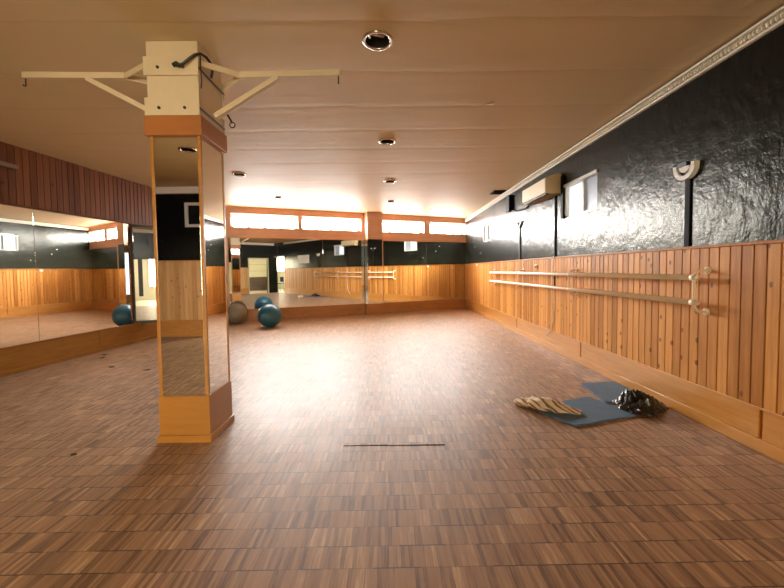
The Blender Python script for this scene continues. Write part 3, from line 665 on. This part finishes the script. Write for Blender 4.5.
# ---- recessed ceiling lights
ll = ['large round downlight with dark bowl nearest the camera', 'second downlight from the camera in the middle row', 'third downlight from the camera in the middle row', 'downlight of the middle row nearest the back windows',
      'downlight seen just right of the mirrored pillar', 'left row downlight close to the back windows', 'downlight seen reflected near the top of the pillar mirror']
for (x, y), lab in zip(LIGHTS, ll):
    d = thing('downlight', lab, 'ceiling light', (x, y, CEIL), 'recessed downlights')
    bm = NB(); lathe(bm, [(LR*.82, .0), (LR*.82, -.008), (LR*.92, -.013), (LR*1.04, -.010), (LR*1.06, -.0005), (LR*.9, -.0005)], (x, y, CEIL), seg=36); obj('rim', bm, 'chrome', d, True)
    bm = NB(); lathe(bm, [(LR*.83, -.002), (LR*.80, .05), (LR*.62, .11), (0, .125)], (x, y, CEIL), seg=32); obj('bowl', bm, 'dark', d, True)
    bm = NB(); tube(bm, [(x-.05, y-.01, CEIL+.045), (x+.045, y+.01, CEIL+.04)], .017, 12); obj('lamp_tube', bm, 'bulb', d, True)
    bm = NB(); box(bm, x-.062, x-.047, y-.03, y+.02, CEIL+.02, CEIL+.07, .003); obj('lamp_holder', bm, 'chrome', d)
bm = NB(); bar(bm, lf(3.6, .045, 2.465), lf(4.375, .045, 2.458), .045, .05, (0, 0, 1), .006)
tag(obj('light_batten', bm, 'batten'), 'grey batten fixed to the shaded boards at the far left', 'batten')

# ================================================================ EXERCISE BALLS
def ball(c, r, mat, label, axis):
    b = thing('exercise_ball', label, 'exercise ball', (c[0], c[1], 0), 'exercise balls on the floor')
    ax = Vector(axis).normalized(); prof = []
    n = 64
    for i in range(n+1):
        th = math.pi*i/n; gro = 0
        for k in (14, 19, 24, 40, 45, 50):
            gro += math.exp(-((i-k)/.7)**2)*.006
        rr_ = r*(1-gro); prof.append((max(0, rr_*math.sin(th)) if 0 < i < n else 0, -rr_*math.cos(th)))
    bm = NB(); lathe(bm, prof, (c[0], c[1], r*.985), ax, 48); obj('body', bm, mat, b, True)
    bm = NB(); lathe(bm, [(.014, 0), (.014, .004), (.008, .006), (0, .006)], Vector((c[0], c[1], r*.985))+ax*(r-.003), ax, 12); obj('valve', bm, 'dark', b, True)
ball((-2.535, 7.56), .247, 'ball_blue', 'blue exercise ball standing before the left back mirror', (.25, -.8, .55))
ball((-3.47, 8.10), .232, 'ball_grey', 'greyish gold exercise ball behind the pillar against the back mirror', (-.3, -.7, .6))

# ================================================================ THINGS ON THE FLOOR AT THE RIGHT
def sheet(pts, th, z, label, n=9, amp=.012):
    bm = NB(); out = []
    N = len(pts)
    for i in range(N):
        a, b = Vector((*pts[i], 0)), Vector((*pts[(i+1) % N], 0)); nr = (b-a).normalized().cross(Vector((0, 0, 1)))
        for k in range(n):
            p = a.lerp(b, k/n); j = 0 if k == 0 else (noise.noise(p*23)*amp)
            out.append(p+nr*j)
    top = [bm.verts.new((p.x, p.y, z+th+.004*noise.noise(p*5))) for p in out]; bot = [bm.verts.new((p.x, p.y, z)) for p in out]
    bm.faces.new(top); bm.faces.new(bot[::-1]); M_ = len(top)
    for i in range(M_): bm.faces.new((top[i], top[(i+1) % M_], bot[(i+1) % M_], bot[i]))
    return tag(obj('exercise_mat', bm, 'foam'), label, 'mat', 'blue foam mats on the floor')
sheet([(1.215, 2.87), (1.36, 2.585), (1.935, 2.755), (1.80, 3.165), (1.50, 3.07)], .016, .0, 'torn blue foam mat lying under the striped cloth')
sheet([(1.93, 3.55), (1.875, 3.05), (2.14, 2.98), (2.305, 3.30), (2.285, 3.58)], .014, .0, 'torn blue foam mat by the plinth behind the black bag')
# twisted striped cloth
bm = NB(); uvl = bm.loops.layers.uv.new('UVMap')
P0, P1 = Vector((1.085, 3.07, .03)), Vector((1.505, 2.765, .045)); ax = (P1-P0).normalized(); sd = ax.cross(Vector((0, 0, 1))).normalized()
NI, NJ = 72, 40; rings = []
for i in range(NI+1):
    u = i/NI; c = P0.lerp(P1, u); prof = .010+.058*(math.sin(math.pi*min(1, u*.90+.06))**.9)*(1+.18*math.sin(u*14))
    tw = u*5.5; rg = []
    for j in range(NJ):
        a = 2*math.pi*j/NJ
        k = 1+.26*abs(math.sin(2.5*a+tw*1.3))-.12+.10*math.sin(5*a+tw*2.6)+.40*noise.noise(Vector((u*9, math.cos(a)*1.6, math.sin(a)*1.6)))
        rad = prof*k; off = sd*math.cos(a)*rad*1.12 + Vector((0, 0, 1))*math.sin(a)*rad*.66
        p = c+off+sd*.018*math.sin(u*5); p.z = c.z*0+max(.017 if u > .25 else .003, (.036)*(.35+.65*math.sin(math.pi*min(1, u+.12)))+ off.z + (.012 if u > .25 else 0))
        rg.append(bm.verts.new(p))
    rings.append(rg)
for i in range(NI):
    for j in range(NJ):
        f = bm.faces.new((rings[i][j], rings[i][(j+1) % NJ], rings[i+1][(j+1) % NJ], rings[i+1][j]))
        for lp, (uu, vv) in zip(f.loops, ((i/NI, j/NJ), (i/NI, (j+1)/NJ), ((i+1)/NI, (j+1)/NJ), ((i+1)/NI, j/NJ))): lp[uvl].uv = (uu*1.5, vv)
bm.faces.new(rings[0][::-1]); bm.faces.new(rings[-1])
tag(obj('twisted_towel', bm, 'cloth', smooth=True), 'cream and brown striped towel twisted into a roll on the mat', 'towel')
# crumpled black plastic bag
bm = NB(); NA, NR = 64, 22; ctr = Vector((2.055, 2.915, 0)); rings = []
for i in range(NR+1):
    u = i/NR; rg = []
    for j in range(NA if i else 1):
        a = 2*math.pi*j/NA; dv = Vector((math.cos(a), math.sin(a), 0))
        R_ = .155 + .11*max(0, math.cos(a-.15))**3 + .05*max(0, math.cos(a+2.0))**4 + .045*noise.noise(dv*1.8+Vector((4, 2, 1))) + .02*noise.noise(dv*6)
        q = dv*u*R_; w = q*9 + Vector((noise.noise(q*11), noise.noise(q*11+Vector((7, 3, 0))), 0))*1.1
        rid = (1-abs(noise.noise(w*.9+Vector((2, 9, 4)))))**3; rid2 = (1-abs(noise.noise(w*2.3+Vector((8, 1, 3)))))**2
        env = (1-u**2.2)**.8 * (1-.55*max(0, q.x)/.26)
        h = env*(.022+.092*rid+.036*rid2)
        p = ctr+q+Vector((noise.noise(w*1.3+Vector((0, 0, 5))), noise.noise(w*1.3+Vector((0, 5, 0))), 0))*.022*u
        p.x = min(p.x, XR-.041); p.z = .0185+h
        rg.append(bm.verts.new(p))
    rings.append(rg)
for j in range(NA): bm.faces.new((rings[0][0], rings[1][j], rings[1][(j+1) % NA]))
for i in range(1, NR):
    for j in range(NA):
        a, b, c, d = rings[i][j], rings[i][(j+1) % NA], rings[i+1][(j+1) % NA], rings[i+1][j]
        bm.faces.new((a, d, c)); bm.faces.new((a, c, b))
bot = [bm.verts.new((v_.co.x, v_.co.y, .0175)) for v_ in rings[-1]]
for j in range(NA): bm.faces.new((rings[-1][j], bot[j], bot[(j+1) % NA], rings[-1][(j+1) % NA]))
bm.faces.new(bot)
tag(obj('plastic_bag', bm, 'bag'), 'crumpled black plastic bag on the blue mats by the plinth', 'bag')

# debris
spots = [(-4.13, 5.156, .035, 'dark scrap nearest the left plinth'), (-4.02, 4.98, .045, 'larger dark scrap beside the left plinth'), (-3.50, 4.483, .04, 'dark scrap on the glossy parquet before the left mirror'), (-2.954, 4.32, .035, 'dark scrap on the parquet just left of the pillar'), (-2.072, 2.297, .022, 'dark scrap in the left foreground beside the pillar base')]
for x, y, s, lab in spots:
    bm = NB(); N = 9; c = bm.verts.new((x, y, .010)); rg = []; r0 = random.random()*6
    for i in range(N):
        a = 2*math.pi*i/N; rr_ = s*(.5+.5*random.random()); rg.append(bm.verts.new((x+math.cos(a+r0)*rr_*1.3, y+math.sin(a+r0)*rr_*.8, .002+.006*random.random())))
    bs = [bm.verts.new((v_.co.x, v_.co.y, .0005)) for v_ in rg]
    for i in range(N):
        bm.faces.new((c, rg[i], rg[(i+1) % N])); bm.faces.new((rg[i], bs[i], bs[(i+1) % N], rg[(i+1) % N]))
    bm.faces.new(bs[::-1])
    tag(obj('floor_scrap', bm, 'leaf'), lab, 'scrap', 'scraps on the parquet')
bm = NB()
for a, b, yy in ((-.32, -.02, 2.363), (-.05, .365, 2.356)):
    hexa(bm, [Vector(q) for q in ((a, yy-.004, .0003), (b, yy-.006, .0003), (b, yy+.003, .0003), (a, yy+.003, .0003), (a, yy-.004, .002), (b, yy-.006, .003), (b, yy+.003, .003), (a, yy+.003, .002))])
tag(obj('floor_crack', bm, 'leaf'), 'long dark split between parquet rows in the middle foreground', 'floor crack')
bm = NB(); hexa(bm, [Vector(q) for q in ((.93, 3.385, CEIL-.012), (1.0, 3.385, CEIL-.004), (1.0, 3.40, CEIL-.002), (.93, 3.40, CEIL-.004), (.93, 3.39, CEIL-.001), (1.0, 3.39, CEIL-.001), (1.0, 3.41, CEIL-.0005), (.93, 3.41, CEIL-.0005))])
tag(obj('paint_flake', bm, 'white'), 'pale flake of paint peeling from the ceiling', 'paint flake')

# ================================================================ HALL THINGS (seen only in the mirrors)
for k, (x, y, lab) in enumerate(((2.98, -2.35, 'blue seated chair in the bright doorway, further from its post, seen in the back mirror'), (3.45, -2.1, 'blue seated chair in the bright doorway, nearer the pine boards, seen in the back mirror'))):
    ch = thing('hall_chair', lab, 'chair', (x, y, 0), 'blue chairs in the hall')
    bm = NB(); box(bm, x-.2, x+.2, y-.2, y+.2, .44, .49, .015); obj('seat', bm, 'chairblue', ch)
    bm = NB(); box(bm, x+.17, x+.2, y-.2, y+.2, .56, .86, .012); obj('backrest', bm, 'chairblue', ch)
    for ax_ in (-.17, .17):
        for ay in (-.17, .17):
            bm = NB(); tube(bm, [(x+ax_*1.1, y+ay*1.1, 0), (x+ax_, y+ay, .44 if ax_ < 0 else .6)], .016, 8); obj('leg', bm, 'chairleg', ch)
sh = thing('shelving_unit', 'pale open shelving unit in the beige doorway, seen in the back mirror', 'shelves', (2.3, -3.3, 0))
for x in (1.55, 3.0):
    bm = NB(); box(bm, x-.02, x+.02, -3.5, -3.1, 0, 1.6, .003); obj('side_panel', bm, 'shelf', sh)
for z in (.05, .45, .85, 1.2, 1.57):
    bm = NB(); box(bm, 1.57, 2.98, -3.5, -3.1, z, z+.03, .003); obj('shelf', bm, 'shelf', sh)
bm = NB(); box(bm, 1.57, 2.98, -3.12, -3.1, .08, .85, .003); obj('front_panel', bm, 'batten', sh)
